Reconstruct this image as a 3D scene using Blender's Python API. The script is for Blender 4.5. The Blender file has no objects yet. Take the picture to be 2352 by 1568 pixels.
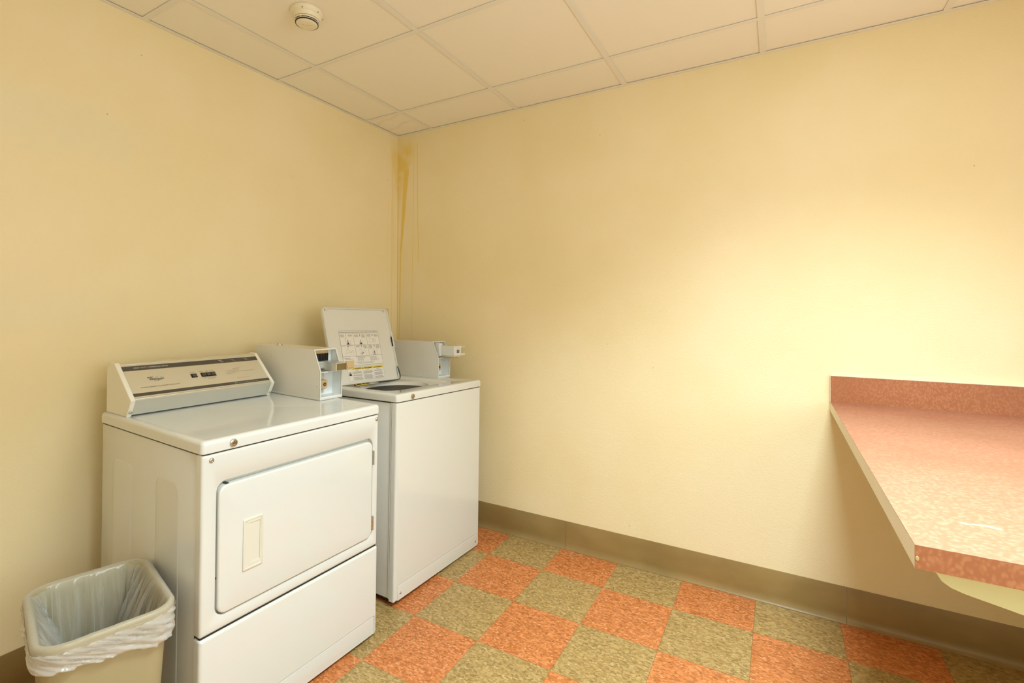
import bpy, bmesh, math, random
from mathutils import Vector, Matrix, noise
random.seed(7)
sc = bpy.context.scene
COL = sc.collection
PI = math.pi

# ------------------------------------------------------------------ camera
cam_d = bpy.data.cameras.new('camera'); cam = bpy.data.objects.new('camera', cam_d); COL.objects.link(cam)
YAW, PIT, ROL = .5348, .0084, .0045
fw = Vector((math.cos(YAW)*math.cos(PIT), math.sin(YAW)*math.cos(PIT), math.sin(PIT)))
rt = Vector((math.sin(YAW), -math.cos(YAW), 0)); up = rt.cross(fw)
r2 = rt*math.cos(ROL) + up*math.sin(ROL); u2 = -rt*math.sin(ROL) + up*math.cos(ROL)
cam.matrix_world = Matrix(((r2.x, u2.x, -fw.x, -2.5057), (r2.y, u2.y, -fw.y, -2.1684),
                           (r2.z, u2.z, -fw.z, 1.2739), (0, 0, 0, 1)))
cam_d.sensor_width = 36; cam_d.lens = 1130.55/2352*36
cam_d.shift_x = 60.34/2352; cam_d.shift_y = -79.9/2352
cam_d.clip_start = .05
sc.camera = cam

# ------------------------------------------------------------------ light
H = 2.4222
world = bpy.data.worlds.new('world'); sc.world = world; world.use_nodes = True
bg = world.node_tree.nodes['Background']; bg.inputs[0].default_value = (1, .95, .86, 1); bg.inputs[1].default_value = .3
def area_light(name, x, y, sx, sy, power, color=(.765, .935, 1.03)):
    d = bpy.data.lights.new(name, 'AREA'); d.shape = 'RECTANGLE'; d.size = sx; d.size_y = sy
    d.energy = power; d.color = color; d.spread = math.radians(120)
    o = bpy.data.objects.new(name, d); COL.objects.link(o); o.location = (x, y, H-.004)
    return o
area_light('troffer_light', -1.527, -2.4185, 1.16, .55, 51)
wl = area_light('added_fill_light', -1.95, -3.37, 1.7, 1.25, 10)      # added fill lamp behind the camera, no known source
wl.location.z = 1.62; wl.rotation_euler = (math.radians(90), 0, 0); wl.data.spread = math.radians(170)
sc.view_settings.view_transform = 'Standard'; sc.view_settings.look = 'None'
sc.view_settings.gamma = 1; sc.view_settings.use_curve_mapping = False
sc.view_settings.exposure = .01
sc.cycles.max_bounces = 10; sc.cycles.diffuse_bounces = 6; sc.cycles.transparent_max_bounces = 16

# ------------------------------------------------------------------ materials
def mat(name, col=(.8, .8, .8), rough=.5, metal=0, coat=0, spec=.5, **kw):
    m = bpy.data.materials.new(name); m.use_nodes = True
    b = m.node_tree.nodes['Principled BSDF']
    b.inputs['Base Color'].default_value = (*col, 1); b.inputs['Roughness'].default_value = rough
    b.inputs['Metallic'].default_value = metal; b.inputs['Coat Weight'].default_value = coat
    b.inputs['Coat Roughness'].default_value = kw.get('coat_rough', .08)
    b.inputs['Specular IOR Level'].default_value = spec
    if 'emit' in kw:
        b.inputs['Emission Color'].default_value = (*kw['emit'], 1); b.inputs['Emission Strength'].default_value = kw.get('strength', 1)
    return m
class NT:
    def __init__(s, m):
        s.t = m.node_tree; s.b = s.t.nodes['Principled BSDF']
    def n(s, typ, **kw):
        x = s.t.nodes.new(typ)
        for k, v in kw.items(): setattr(x, k, v)
        return x
    def l(s, a, b): s.t.links.new(a, b)
    def val(s, sock, v):
        if hasattr(v, 'links') or isinstance(v, bpy.types.NodeSocket): s.l(v, sock)
        else: sock.default_value = v
    def math(s, op, a, b=None, c=None, clamp=False):
        x = s.n('ShaderNodeMath', operation=op, use_clamp=clamp); s.val(x.inputs[0], a)
        if b is not None: s.val(x.inputs[1], b)
        if c is not None: s.val(x.inputs[2], c)
        return x.outputs[0]
    def mr(s, v, a, b, c=0., d=1., smooth=True):
        x = s.n('ShaderNodeMapRange', interpolation_type='SMOOTHSTEP' if smooth else 'LINEAR')
        for i, q in enumerate((v, a, b, c, d)): s.val(x.inputs[i], q)
        return x.outputs[0]
    def tex(s, kind='Object', scale=(1, 1, 1), rot=(0, 0, 0)):
        c = s.n('ShaderNodeTexCoord'); m = s.n('ShaderNodeMapping')
        m.inputs['Scale'].default_value = scale; m.inputs['Rotation'].default_value = rot
        s.l(c.outputs[kind], m.inputs[0]); return m.outputs[0]
    def noise(s, vec, scale, detail=2, rough=.5, dist=0):
        x = s.n('ShaderNodeTexNoise'); s.l(vec, x.inputs['Vector']); x.inputs['Scale'].default_value = scale
        x.inputs['Detail'].default_value = detail; x.inputs['Roughness'].default_value = rough
        x.inputs['Distortion'].default_value = dist; return x.outputs[0]
    def ramp(s, v, stops, interp='LINEAR'):
        r = s.n('ShaderNodeValToRGB'); r.color_ramp.interpolation = interp; e = r.color_ramp.elements
        while len(e) < len(stops): e.new(.5)
        for i, (p, c) in enumerate(stops): e[i].position = p; e[i].color = (*c, 1)
        s.l(v, r.inputs[0]); return r.outputs[0]
    def mix(s, f, a, b, mode='MIX'):
        x = s.n('ShaderNodeMix', data_type='RGBA', blend_type=mode); s.val(x.inputs[0], f)
        for i, v in ((6, a), (7, b)):
            if isinstance(v, tuple): x.inputs[i].default_value = (*v, 1)
            else: s.l(v, x.inputs[i])
        return x.outputs[2]
    def bump(s, h, strength, dist=.001):
        x = s.n('ShaderNodeBump'); x.inputs['Strength'].default_value = strength; x.inputs['Distance'].default_value = dist
        s.l(h, x.inputs['Height']); s.l(x.outputs[0], s.b.inputs['Normal']); return x

PAINT = (.85, .735, .45)
def wall_mat(name, drips=(), wedge=(), axis=None, light_patch=None):
    m = mat(name, PAINT, .62, spec=.35); t = NT(m)
    v = t.tex(); big = t.noise(v, 1.7, 3); fine = t.noise(v, 9, 4)
    c = t.mix(t.mr(big, .3, .7), (PAINT[0]*.97, PAINT[1]*.965, PAINT[2]*.93), (PAINT[0]*1.01, PAINT[1]*1.02, PAINT[2]*1.08))
    c = t.mix(t.mr(fine, .66, .82, 0, .10), c, (.62, .48, .24))
    if light_patch:
        for (pu, pz, ru, rz, k) in light_patch:     # pale areas of mixed lighting, painted into the wall colour
            sep = t.n('ShaderNodeSeparateXYZ'); t.l(v, sep.inputs[0])
            du = t.math('DIVIDE', t.math('SUBTRACT', sep.outputs['X' if axis == 'X' else 'Y'], pu), ru)
            dz = t.math('DIVIDE', t.math('SUBTRACT', sep.outputs['Z'], pz), rz)
            r = t.math('SQRT', t.math('ADD', t.math('MULTIPLY', du, du), t.math('MULTIPLY', dz, dz)))
            r = t.math('ADD', r, t.math('MULTIPLY', t.math('SUBTRACT', fine, .5), 1.6))
            c = t.mix(t.mr(r, 1., .2, 0, k), c, (.75, .72, .56))
    if drips or wedge:
        sep = t.n('ShaderNodeSeparateXYZ'); t.l(v, sep.inputs[0])
        u = sep.outputs['X' if axis == 'X' else 'Y']; z = sep.outputs['Z']
        wob = t.math('MULTIPLY', t.math('SUBTRACT', t.noise(t.tex(scale=(0.2, 0.2, 1)), 7, 3), .5), .012)
        u = t.math('ADD', u, wob); acc = None
        for (z0, c0, z1, c1, w0, w1, k) in drips:
            cc = t.mr(z, z1, z0, c1, c0, False); w = t.mr(z, z1, z0, w1, w0, False)
            d = t.math('ABSOLUTE', t.math('SUBTRACT', u, cc))
            e = t.mr(t.math('DIVIDE', d, w), 1, .45, 0, k)
            e = t.math('MULTIPLY', e, t.mr(z, z1-.02, z1+.06)); e = t.math('MULTIPLY', e, t.mr(z, z0+.03, z0-.01))
            acc = e if acc is None else t.math('MAXIMUM', acc, e)
        for (z0, z1, w0, w1, k) in wedge:
            w = t.mr(z, z1, z0, w1, w0); d = t.math('ABSOLUTE', u)
            e = t.mr(t.math('DIVIDE', d, w), 1.1, .6, 0, k); e = t.math('MULTIPLY', e, t.mr(z, z1-.08, z1+.1))
            e = t.math('MULTIPLY', e, t.mr(z, z0+.05, z0-.06, .25, 1))
            e = t.math('MULTIPLY', e, t.mr(t.noise(v, 16, 4), .3, .6, .55, 1))
            acc = e if acc is None else t.math('MAXIMUM', acc, e)
        c = t.mix(acc, c, (.78, .57, .10))
    # scattered scuffs
    sp = t.n('ShaderNodeTexVoronoi'); sp.inputs['Scale'].default_value = 5.5; t.l(v, sp.inputs['Vector'])
    c = t.mix(t.mr(sp.outputs['Distance'], .021, .012, 0, .55), c, (.30, .22, .12))
    t.l(c, t.b.inputs['Base Color'])
    peel = t.math('ADD', t.noise(v, 170, 2, .45), t.math('MULTIPLY', t.noise(v, 60, 2), .5))
    t.bump(peel, .42, .0022)
    return m

def chip_mat(name, base, tones, rotz):
    m = mat(name, base, .42, spec=.45); t = NT(m)
    oi = t.n('ShaderNodeObjectInfo')
    tc = t.n('ShaderNodeTexCoord'); add = t.n('ShaderNodeVectorMath', operation='ADD')
    off = t.n('ShaderNodeVectorMath', operation='SCALE'); comb = t.n('ShaderNodeCombineXYZ')
    t.l(oi.outputs['Random'], comb.inputs[0]); t.l(oi.outputs['Random'], comb.inputs[1]); t.l(comb.outputs[0], off.inputs[0]); off.inputs['Scale'].default_value = 37.
    t.l(tc.outputs['Object'], add.inputs[0]); t.l(off.outputs[0], add.inputs[1])
    mp = t.n('ShaderNodeMapping'); mp.inputs['Rotation'].default_value = (0, 0, rotz); mp.inputs['Scale'].default_value = (1., .55, 1)
    t.l(add.outputs[0], mp.inputs[0]); v = mp.outputs[0]
    nz = t.n('ShaderNodeTexNoise'); nz.inputs['Scale'].default_value = 120; nz.inputs['Detail'].default_value = 2; t.l(v, nz.inputs['Vector'])
    dd = t.n('ShaderNodeVectorMath', operation='MULTIPLY_ADD'); t.l(nz.outputs['Color'], dd.inputs[0]); dd.inputs[1].default_value = (.007, .007, 0); t.l(v, dd.inputs[2])
    vo = t.n('ShaderNodeTexVoronoi'); vo.inputs['Scale'].default_value = 215; t.l(dd.outputs[0], vo.inputs['Vector'])
    sx = t.n('ShaderNodeSeparateColor'); t.l(vo.outputs['Color'], sx.inputs[0])
    c = t.ramp(sx.outputs[0], tones, 'CONSTANT')
    vo2 = t.n('ShaderNodeTexVoronoi'); vo2.inputs['Scale'].default_value = 130; t.l(dd.outputs[0], vo2.inputs['Vector'])
    s2 = t.n('ShaderNodeSeparateColor'); t.l(vo2.outputs['Color'], s2.inputs[0])
    c = t.mix(t.mr(s2.outputs[1], .86, .88, 0, .6), c, tuple(x*.62 for x in base))
    c = t.mix(t.mr(s2.outputs[2], .86, .88, 0, .6), c, tuple(min(1, x*1.35+.03) for x in base))
    # tiny white flecks of grit in the wax
    vo3 = t.n('ShaderNodeTexVoronoi'); vo3.inputs['Scale'].default_value = 19; t.l(add.outputs[0], vo3.inputs['Vector'])
    fl = t.mr(t.math('ADD', vo3.outputs['Distance'], t.math('MULTIPLY', t.noise(v, 40, 2), .05)), .052, .040)
    s3 = t.n('ShaderNodeSeparateColor'); t.l(vo3.outputs['Color'], s3.inputs[0])
    fl = t.math('MULTIPLY', fl, t.mr(s3.outputs[0], .60, .62))
    c = t.mix(fl, c, (.85, .83, .78))
    c = t.mix(1., c, (.93, .91, .90), 'MULTIPLY')
    t.l(c, t.b.inputs['Base Color'])
    t.l(t.mr(t.noise(v, 30, 3), .3, .7, .36, .50), t.b.inputs['Roughness'])
    return m
def laminate_mat(name, base, light, dark, scale, rough):
    m = mat(name, base, rough, spec=.5); t = NT(m); v = t.tex()
    nz = t.n('ShaderNodeTexNoise'); nz.inputs['Scale'].default_value = 30; t.l(v, nz.inputs['Vector'])
    dd = t.n('ShaderNodeVectorMath', operation='MULTIPLY_ADD'); t.l(nz.outputs['Color'], dd.inputs[0]); dd.inputs[1].default_value = (.006, .006, .006); t.l(v, dd.inputs[2])
    mp = t.n('ShaderNodeMapping'); mp.inputs['Scale'].default_value = (1.3, 1.25, .8); mp.inputs['Rotation'].default_value = (.30, .1, .2); t.l(dd.outputs[0], mp.inputs[0])
    vo = t.n('ShaderNodeTexVoronoi', feature='SMOOTH_F1'); vo.inputs['Scale'].default_value = scale; t.l(mp.outputs[0], vo.inputs['Vector'])
    sx = t.n('ShaderNodeSeparateColor'); t.l(vo.outputs['Color'], sx.inputs[0])
    core = t.mr(vo.outputs['Distance'], .62, .22, 0, .75)
    f = t.math('MULTIPLY', core, t.mr(sx.outputs[0], .0, .65))
    c = t.mix(f, base, light); c = t.mix(t.mr(t.noise(v, 3.2, 3), .4, .75, 0, .5), c, dark)
    t.l(c, t.b.inputs['Base Color']); return m, t, v

def enamel(name, col, rough=.13):
    m = mat(name, col, rough, coat=.5, spec=.6, coat_rough=.05); t = NT(m); v = t.tex()
    t.bump(t.noise(v, 220, 2), .02, .0005)
    pass
    return m
M_WALL_R = wall_mat('wall_paint_right', axis='Y',
    drips=[(2.2, -.075, 1.62, -.028, .03, .008, .85), (1.70, -.030, 0.95, -.018, .009, .006, .65), (2.34, -.137, 1.0, -.124, .005, .0035, .45),
           (2.35, -.163, 1.56, -.178, .005, .0045, .6), (2.25, -.004, 1.0, -.004, .006, .004, .7)],
    wedge=[(2.36, 2.0, .155, .035, .75)])
M_WALL_L = wall_mat('wall_paint_left', axis='X',
    drips=[(2.3, -.052, 1.0, -.054, .010, .006, .4), (2.1, -.040, 1.5, -.040, .006, .004, .3), (2.0, -.085, 1.6, -.10, .005, .004, .2)],
    wedge=[(2.36, 2.05, .085, .03, .5)], light_patch=[(-1.78, 1.93, .42, .16, .30), (-1.9, 1.27, .5, .12, .16)])
M_WALL = mat('rear_wall_bounce', (.90, .85, .70), .6)       # unseen walls coloured paler to add neutral bounce fill
M_CEIL = mat('ceiling_board', (.90, .865, .765), .8, spec=.2)
t = NT(M_CEIL); v = t.tex(); t.bump(t.noise(v, 300, 2), .2, .001)
M_CEILS = mat('ceiling_board_stained', (.90, .865, .765), .8, spec=.2)
t = NT(M_CEILS); v = t.tex('Object'); sp_ = t.n('ShaderNodeSeparateXYZ'); t.l(v, sp_.inputs[0])
d_ = t.math('ABSOLUTE', t.math('ADD', t.math('ADD', sp_.outputs['X'], t.math('MULTIPLY', sp_.outputs['Y'], -.3)), t.math('MULTIPLY', t.noise(v, 9, 3), .10)))
t.l(t.mix(t.math('MULTIPLY', t.mr(d_, .075, .055), t.mr(d_, .035, .055, 0, .22)), (.90, .865, .765), (.70, .60, .36)), t.b.inputs['Base Color'])
M_TEE = mat('painted_tee', (.83, .81, .74), .45)
M_BASE = mat('brown_vinyl', (.29, .195, .085), .30, spec=.5)
t = NT(M_BASE); v = t.tex(scale=(1, 1, 2)); t.l(t.mix(t.mr(t.noise(v, 4, 4), .3, .7), (.31, .21, .075), (.25, .165, .055)), t.b.inputs['Base Color'])
M_OLIVE = chip_mat('olive_tile', (.37, .245, .083), [(0, (.39, .265, .092)), (.35, (.345, .225, .072)), (.62, (.44, .315, .125)), (.84, (.28, .175, .052)), (.95, (.52, .39, .18))], PI/2+.15)
M_ORANGE = chip_mat('orange_tile', (.53, .178, .048), [(0, (.55, .190, .052)), (.36, (.47, .150, .036)), (.64, (.61, .235, .078)), (.86, (.69, .32, .135)), (.95, (.38, .11, .026))], .9)
M_GROUT = mat('tile_adhesive', (.10, .075, .04), .8)
M_WHITE = enamel('white_enamel', (.665, .68, .645))
M_WHITE2 = enamel('white_enamel_washer', (.69, .695, .65))
M_BOX = enamel('coin_box_enamel', (.72, .71, .66), .35)
M_BOXIN = mat('coin_box_inside', (.80, .83, .82), .35)
M_PLAST = mat('white_plastic', (.80, .79, .70), .35)
M_HANDLE = mat('ivory_plastic', (.66, .645, .55), .35)
M_STEEL = mat('galvanised_steel', (.62, .66, .66), .32, metal=.85)
M_CHROME = mat('screw_metal', (.55, .54, .50), .25, metal=1)
M_BRASS = mat('tan_brass', (.62, .47, .27), .38, metal=.55)
M_LOCKC = mat('lock_core', (.55, .45, .28), .3, metal=.9)
M_DARK = mat('black_gap', (.015, .014, .012), .5)
M_OLIVEIN = mat('tub_rim', (.33, .31, .20), .5)
M_BRUSH = mat('brushed_panel', (.70, .66, .53), .40, metal=.45)
t = NT(M_BRUSH); v = t.tex(scale=(1, 300, 300)); t.l(t.mr(t.noise(v, 6, 3), .3, .7, .30, .44), t.b.inputs['Roughness'])
M_SILVER = mat('silver_trim', (.72, .72, .66), .30, metal=.8)
M_BAND = mat('dark_band', (.075, .068, .052), .4)
M_TXTW = mat('white_print', (.85, .85, .82), .5)
M_TXTK = mat('black_print', (.02, .02, .02), .5)
M_TXTO = mat('orange_print', (.75, .16, .04), .5)
M_GREY = mat('grey_print', (.22, .22, .24), .6)
M_LABEL = mat('label_white', (.78, .76, .70), .45)
M_YELLOW = mat('label_yellow', (.85, .62, .03), .45)
M_RUBBER = mat('black_rubber', (.03, .03, .03), .7)
M_DET = mat('ivory_detector', (.80, .745, .56), .38)
M_UTIL = mat('beige_cover', (.62, .53, .33), .5)
M_LAM, t, v = laminate_mat('copper_laminate', (.36, .130, .052), (.49, .21, .095), (.32, .110, .040), 165, .34)
M_LAMTOP, t, v = laminate_mat('copper_laminate_top', (.34, .130, .070), (.42, .20, .12), (.29, .105, .053), 120, .34)
# a whitish scuff near the front edge
tt = t; sp2 = tt.n('ShaderNodeSeparateXYZ'); tt.l(v, sp2.inputs[0])
wv = tt.math('MULTIPLY', tt.math('SUBTRACT', tt.noise(v, 45, 2), .5), .03)
dx = tt.math('ABSOLUTE', tt.math('ADD', tt.math('ADD', sp2.outputs['X'], 1.326), wv)); dy = tt.math('ABSOLUTE', tt.math('ADD', sp2.outputs['Y'], 2.472))
f_ = tt.math('MULTIPLY', tt.mr(dx, .007, .003), tt.mr(dy, .032, .022, 0, .12))
old = tt.b.inputs['Base Color'].links[0].from_socket
tt.l(tt.mix(f_, old, (.86, .80, .74)), tt.b.inputs['Base Color'])
tt.l(tt.mr(tt.noise(v, 60, 3), .3, .7, .34, .48), tt.b.inputs['Roughness'])
M_ENDCAP = mat('cream_edge', (.80, .72, .55), .45)
M_APRON = mat('pale_green_paint', (.72, .72, .42), .55)
M_BIN = mat('tan_plastic', (.37, .315, .175), .42)
t = NT(M_BIN); v = t.tex(); t.bump(t.noise(v, 260, 2), .12, .001)
M_BAG = bpy.data.materials.new('bag_film'); M_BAG.use_nodes = True
nt = M_BAG.node_tree; nt.nodes.clear()
out = nt.nodes.new('ShaderNodeOutputMaterial'); pb = nt.nodes.new('ShaderNodeBsdfPrincipled'); tr = nt.nodes.new('ShaderNodeBsdfTransparent')
tl = nt.nodes.new('ShaderNodeBsdfTranslucent'); tl.inputs[0].default_value = (.86, .86, .82, 1)
pb.inputs['Base Color'].default_value = (.86, .86, .82, 1); pb.inputs['Roughness'].default_value = .13; pb.inputs['Specular IOR Level'].default_value = .9
m1 = nt.nodes.new('ShaderNodeMixShader'); m1.inputs[0].default_value = .45; nt.links.new(pb.outputs[0], m1.inputs[1]); nt.links.new(tl.outputs[0], m1.inputs[2])
m2 = nt.nodes.new('ShaderNodeMixShader'); lw = nt.nodes.new('ShaderNodeLayerWeight'); lw.inputs[0].default_value = .35
mrn = nt.nodes.new('ShaderNodeMapRange'); mrn.inputs[3].default_value = .24; mrn.inputs[4].default_value = .80
nt.links.new(lw.outputs['Facing'], mrn.inputs[0]); nt.links.new(mrn.outputs[0], m2.inputs[0])
nt.links.new(tr.outputs[0], m2.inputs[1]); nt.links.new(m1.outputs[0], m2.inputs[2]); nt.links.new(m2.outputs[0], out.inputs[0])
M_BAG2 = M_BAG.copy(); M_BAG2.name = 'bag_film_folded'
for q in M_BAG2.node_tree.nodes:
    if q.type == 'MAP_RANGE': q.inputs[3].default_value = .42; q.inputs[4].default_value = .85
    if q.type == 'MIX_SHADER' and not q.inputs[0].is_linked: q.inputs[0].default_value = .25
M_LENS = mat('light_lens', (.9, .9, .85), .4, emit=(1, .97, .9), strength=4)

# ------------------------------------------------------------------ helpers
def empty(name, label, cat, loc=(0, 0, 0), group=None, mw=None):
    o = bpy.data.objects.new(name, None); COL.objects.link(o); o.empty_display_size = .1
    o.location = loc
    if mw is not None: o.matrix_world = mw
    o['label'] = label; o['category'] = cat
    if group: o['group'] = group
    return o
def smooth_by_angle(me, ang=35):
    bm = bmesh.new(); bm.from_mesh(me); a = math.radians(ang)
    for f in bm.faces: f.smooth = True
    for e in bm.edges:
        if len(e.link_faces) == 2: e.smooth = e.calc_face_angle(0) < a
    bm.to_mesh(me); bm.free()
class MB:
    def __init__(s): s.bm = bmesh.new()
    def box(s, x0, x1, y0, y1, z0, z1, bev=0, seg=2):
        g = bmesh.ops.create_cube(s.bm, size=1)['verts']
        for q in g:
            q.co = Vector(((x0+x1)/2+q.co.x*(x1-x0), (y0+y1)/2+q.co.y*(y1-y0), (z0+z1)/2+q.co.z*(z1-z0)))
        if bev:
            es = list({e for q in g for e in q.link_edges})
            bmesh.ops.bevel(s.bm, geom=es, offset=bev, segments=seg, affect='EDGES', profile=.5)
        return s
    def cyl(s, p0, p1, r, r1=None, n=20):
        p0, p1 = Vector(p0), Vector(p1); ax = (p1-p0).normalized()
        a = ax.orthogonal().normalized(); b = ax.cross(a); r1 = r if r1 is None else r1
        L = [[p+(a*math.cos(2*PI*k/n)+b*math.sin(2*PI*k/n))*q for k in range(n)] for p, q in ((p0, r), (p1, r1))]
        return s.loft(L)
    def loft(s, loops, cap0=True, cap1=True, closed=True):
        V = [[s.bm.verts.new(p) for p in L] for L in loops]; n = len(V[0])
        for A, B in zip(V, V[1:]):
            for i in range(n if closed else n-1):
                j = (i+1) % n
                try: s.bm.faces.new((A[i], A[j], B[j], B[i]))
                except ValueError: pass
        if cap0: s.bm.faces.new(V[0][::-1])
        if cap1: s.bm.faces.new(V[-1])
        return s
    def prism(s, poly, axis, a0, a1, bev=0):
        # poly: 2-D points in the two remaining axes (cyclic order x,y,z without axis)
        def P(u, w, a):
            return {'x': Vector((a, u, w)), 'y': Vector((u, a, w)), 'z': Vector((u, w, a))}[axis]
        L = [[P(u, w, a) for u, w in poly] for a in (a0, a1)]
        return s.loft(L)
    def tube(s, pts, r, n=8):
        pts = [Vector(p) for p in pts]; loops = []
        for i, p in enumerate(pts):
            d = (pts[min(i+1, len(pts)-1)]-pts[max(i-1, 0)]).normalized()
            a = d.cross(Vector((.3, .5, .8))).normalized(); b = d.cross(a)
            loops.append([p+(a*math.cos(2*PI*k/n)+b*math.sin(2*PI*k/n))*r for k in range(n)])
        return s.loft(loops)
    def build(s, name, m, parent=None, smooth=35, label=None, kind=None, mw=None):
        bmesh.ops.remove_doubles(s.bm, verts=s.bm.verts, dist=1e-6)
        bmesh.ops.recalc_face_normals(s.bm, faces=s.bm.faces)
        me = bpy.data.meshes.new(name); s.bm.to_mesh(me); s.bm.free()
        if smooth: smooth_by_angle(me, smooth)
        me.materials.append(m)
        o = bpy.data.objects.new(name, me); COL.objects.link(o)
        if parent: o.parent = parent
        if mw is not None: o.matrix_local = mw
        if label: o['label'] = label
        if kind: o['kind'] = kind
        return o
def rr(a0, a1, b0, b1, r, n=6):
    """rounded rectangle, counter-clockwise list of (a, b)"""
    r = max(r, 1e-5); out = []
    for cx, cy, s in ((a1-r, b1-r, 0), (a0+r, b1-r, 1), (a0+r, b0+r, 2), (a1-r, b0+r, 3)):
        for k in range(n+1):
            t = (s+k/n)*PI/2; out.append((cx+r*math.cos(t), cy+r*math.sin(t)))
    return out
def plate_y(mb, steps):
    """loft of rounded rects in the xz plane; steps = (x0,x1,z0,z1,r,y)"""
    return mb.loft([[Vector((a, y, b)) for a, b in rr(x0, x1, z0, z1, r)] for x0, x1, z0, z1, r, y in steps])
def plate_z(mb, steps):
    return mb.loft([[Vector((a, b, z)) for a, b in rr(x0, x1, y0, y1, r)] for x0, x1, y0, y1, r, z in steps])
def rounded_front(x0, x1, z0, z1, r, yb, yf, e):
    """back to front steps with an edge radius e, outward = -y"""
    st = [(x0, x1, z0, z1, r, yb)]
    for k in range(6):
        t = k/5*PI/2; i = e*(1-math.cos(t)); y = yf+e*(1-math.sin(t))
        st.append((x0+i, x1-i, z0+i, z1-i, max(r-i, .001), y))
    return st
def text_mesh(body, width=None, height=.005, bold=0):
    cu = bpy.data.curves.new('lettering', 'FONT'); cu.body = body; cu.size = 1; cu.resolution_u = 2; cu.offset = bold
    o = bpy.data.objects.new('lettering', cu); COL.objects.link(o)
    dg = bpy.context.evaluated_depsgraph_get(); dg.update()
    me = bpy.data.meshes.new_from_object(o.evaluated_get(dg))
    bpy.data.objects.remove(o); bpy.data.curves.remove(cu)
    xs = [q.co.x for q in me.vertices]; ys = [q.co.y for q in me.vertices]
    if not xs: return me
    cap = .70
    sy = height/cap; sx = (width/(max(xs)-min(xs))) if width else sy; x0 = min(xs)
    for q in me.vertices: q.co = Vector(((q.co.x-x0)*sx, q.co.y*sy, 0))
    return me
def lettering(body, F, u, v, height, m, parent, width=None, bold=0, name='lettering'):
    """F: 4x4 frame of the printed face (x right, y up, z out)"""
    me = text_mesh(body, width, height, bold); me.materials.clear(); me.materials.append(m)
    me.name = name
    o = bpy.data.objects.new(name, me); COL.objects.link(o); o.parent = parent
    o.matrix_local = F @ Matrix.Translation((u, v, .0004)); return o
def frame(o, ux, uy):
    ux = Vector(ux).normalized(); uy = Vector(uy).normalized(); uz = ux.cross(uy)
    M = Matrix.Identity(4)
    for i, a in enumerate((ux, uy, uz)):
        for k in range(3): M[k][i] = a[k]
    for k in range(3): M[k][3] = o[k]
    return M
def lines(name, F, rects, m, parent, t=.0003, kind=None):
    """flat print: thin rectangles (u0,u1,v0,v1) joined in one mesh"""
    mb = MB()
    for u0, u1, v0, v1 in rects: mb.box(u0, u1, v0, v1, .0001, t)
    return mb.build(name, m, parent, 0, mw=F, kind=kind)
def stroke(F, segs, w, m, parent, name='line_drawing'):
    mb = MB()
    for pts in segs:
        for (a, b), (c, d) in zip(pts, pts[1:]):
            p = Vector((a, b)); q = Vector((c, d)); dr = (q-p)
            if dr.length < 1e-6: continue
            dr.normalize(); nn = Vector((-dr.y, dr.x))*w/2; p -= dr*w/4; q += dr*w/4
            mb.loft([[Vector((x.x, x.y, zz)) for x in (p-nn, q-nn, q+nn, p+nn)] for zz in (.0001, .0003)])
    return mb.build(name, m, parent, 0, mw=F)
def screw(parent, p, r, d=(0, -1, 0), m=None, name='screw'):
    p = Vector(p); d = Vector(d); mb = MB()
    a = d.orthogonal().normalized(); b = d.cross(a); n = 16
    L = []
    for q, h in ((1, 0), (1, .25), (.8, .5), (.45, .62), (.35, .62), (.3, .35)):
        L.append([p+d*h*r+(a*math.cos(2*PI*k/n)+b*math.sin(2*PI*k/n))*r*q for k in range(n)])
    mb.loft(L); return mb.build(name, m or M_CHROME, parent, 40)
def barrel_lock(parent, p, r, d=(0, -1, 0)):
    p = Vector(p); d = Vector(d); a = d.orthogonal().normalized(); b = d.cross(a); n = 24
    def ring(q, h): return [p+d*h+(a*math.cos(2*PI*k/n)+b*math.sin(2*PI*k/n))*q for k in range(n)]
    o = MB().loft([ring(r, 0), ring(r*.95, .004), ring(r*.72, .005), ring(r*.68, .002), ring(r*.5, .002)]).build('lock', M_CHROME, parent, 40)
    MB().loft([ring(r*.6, .001), ring(r*.6, .0035), ring(r*.38, .004), ring(r*.34, .002)]).build('lock_core', M_LOCKC, o, 40)
    MB().cyl(p+d*.0015, p+d*.0042, r*.2, n=12).build('key_pin', M_LOCKC, o, 40)
    return o

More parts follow.
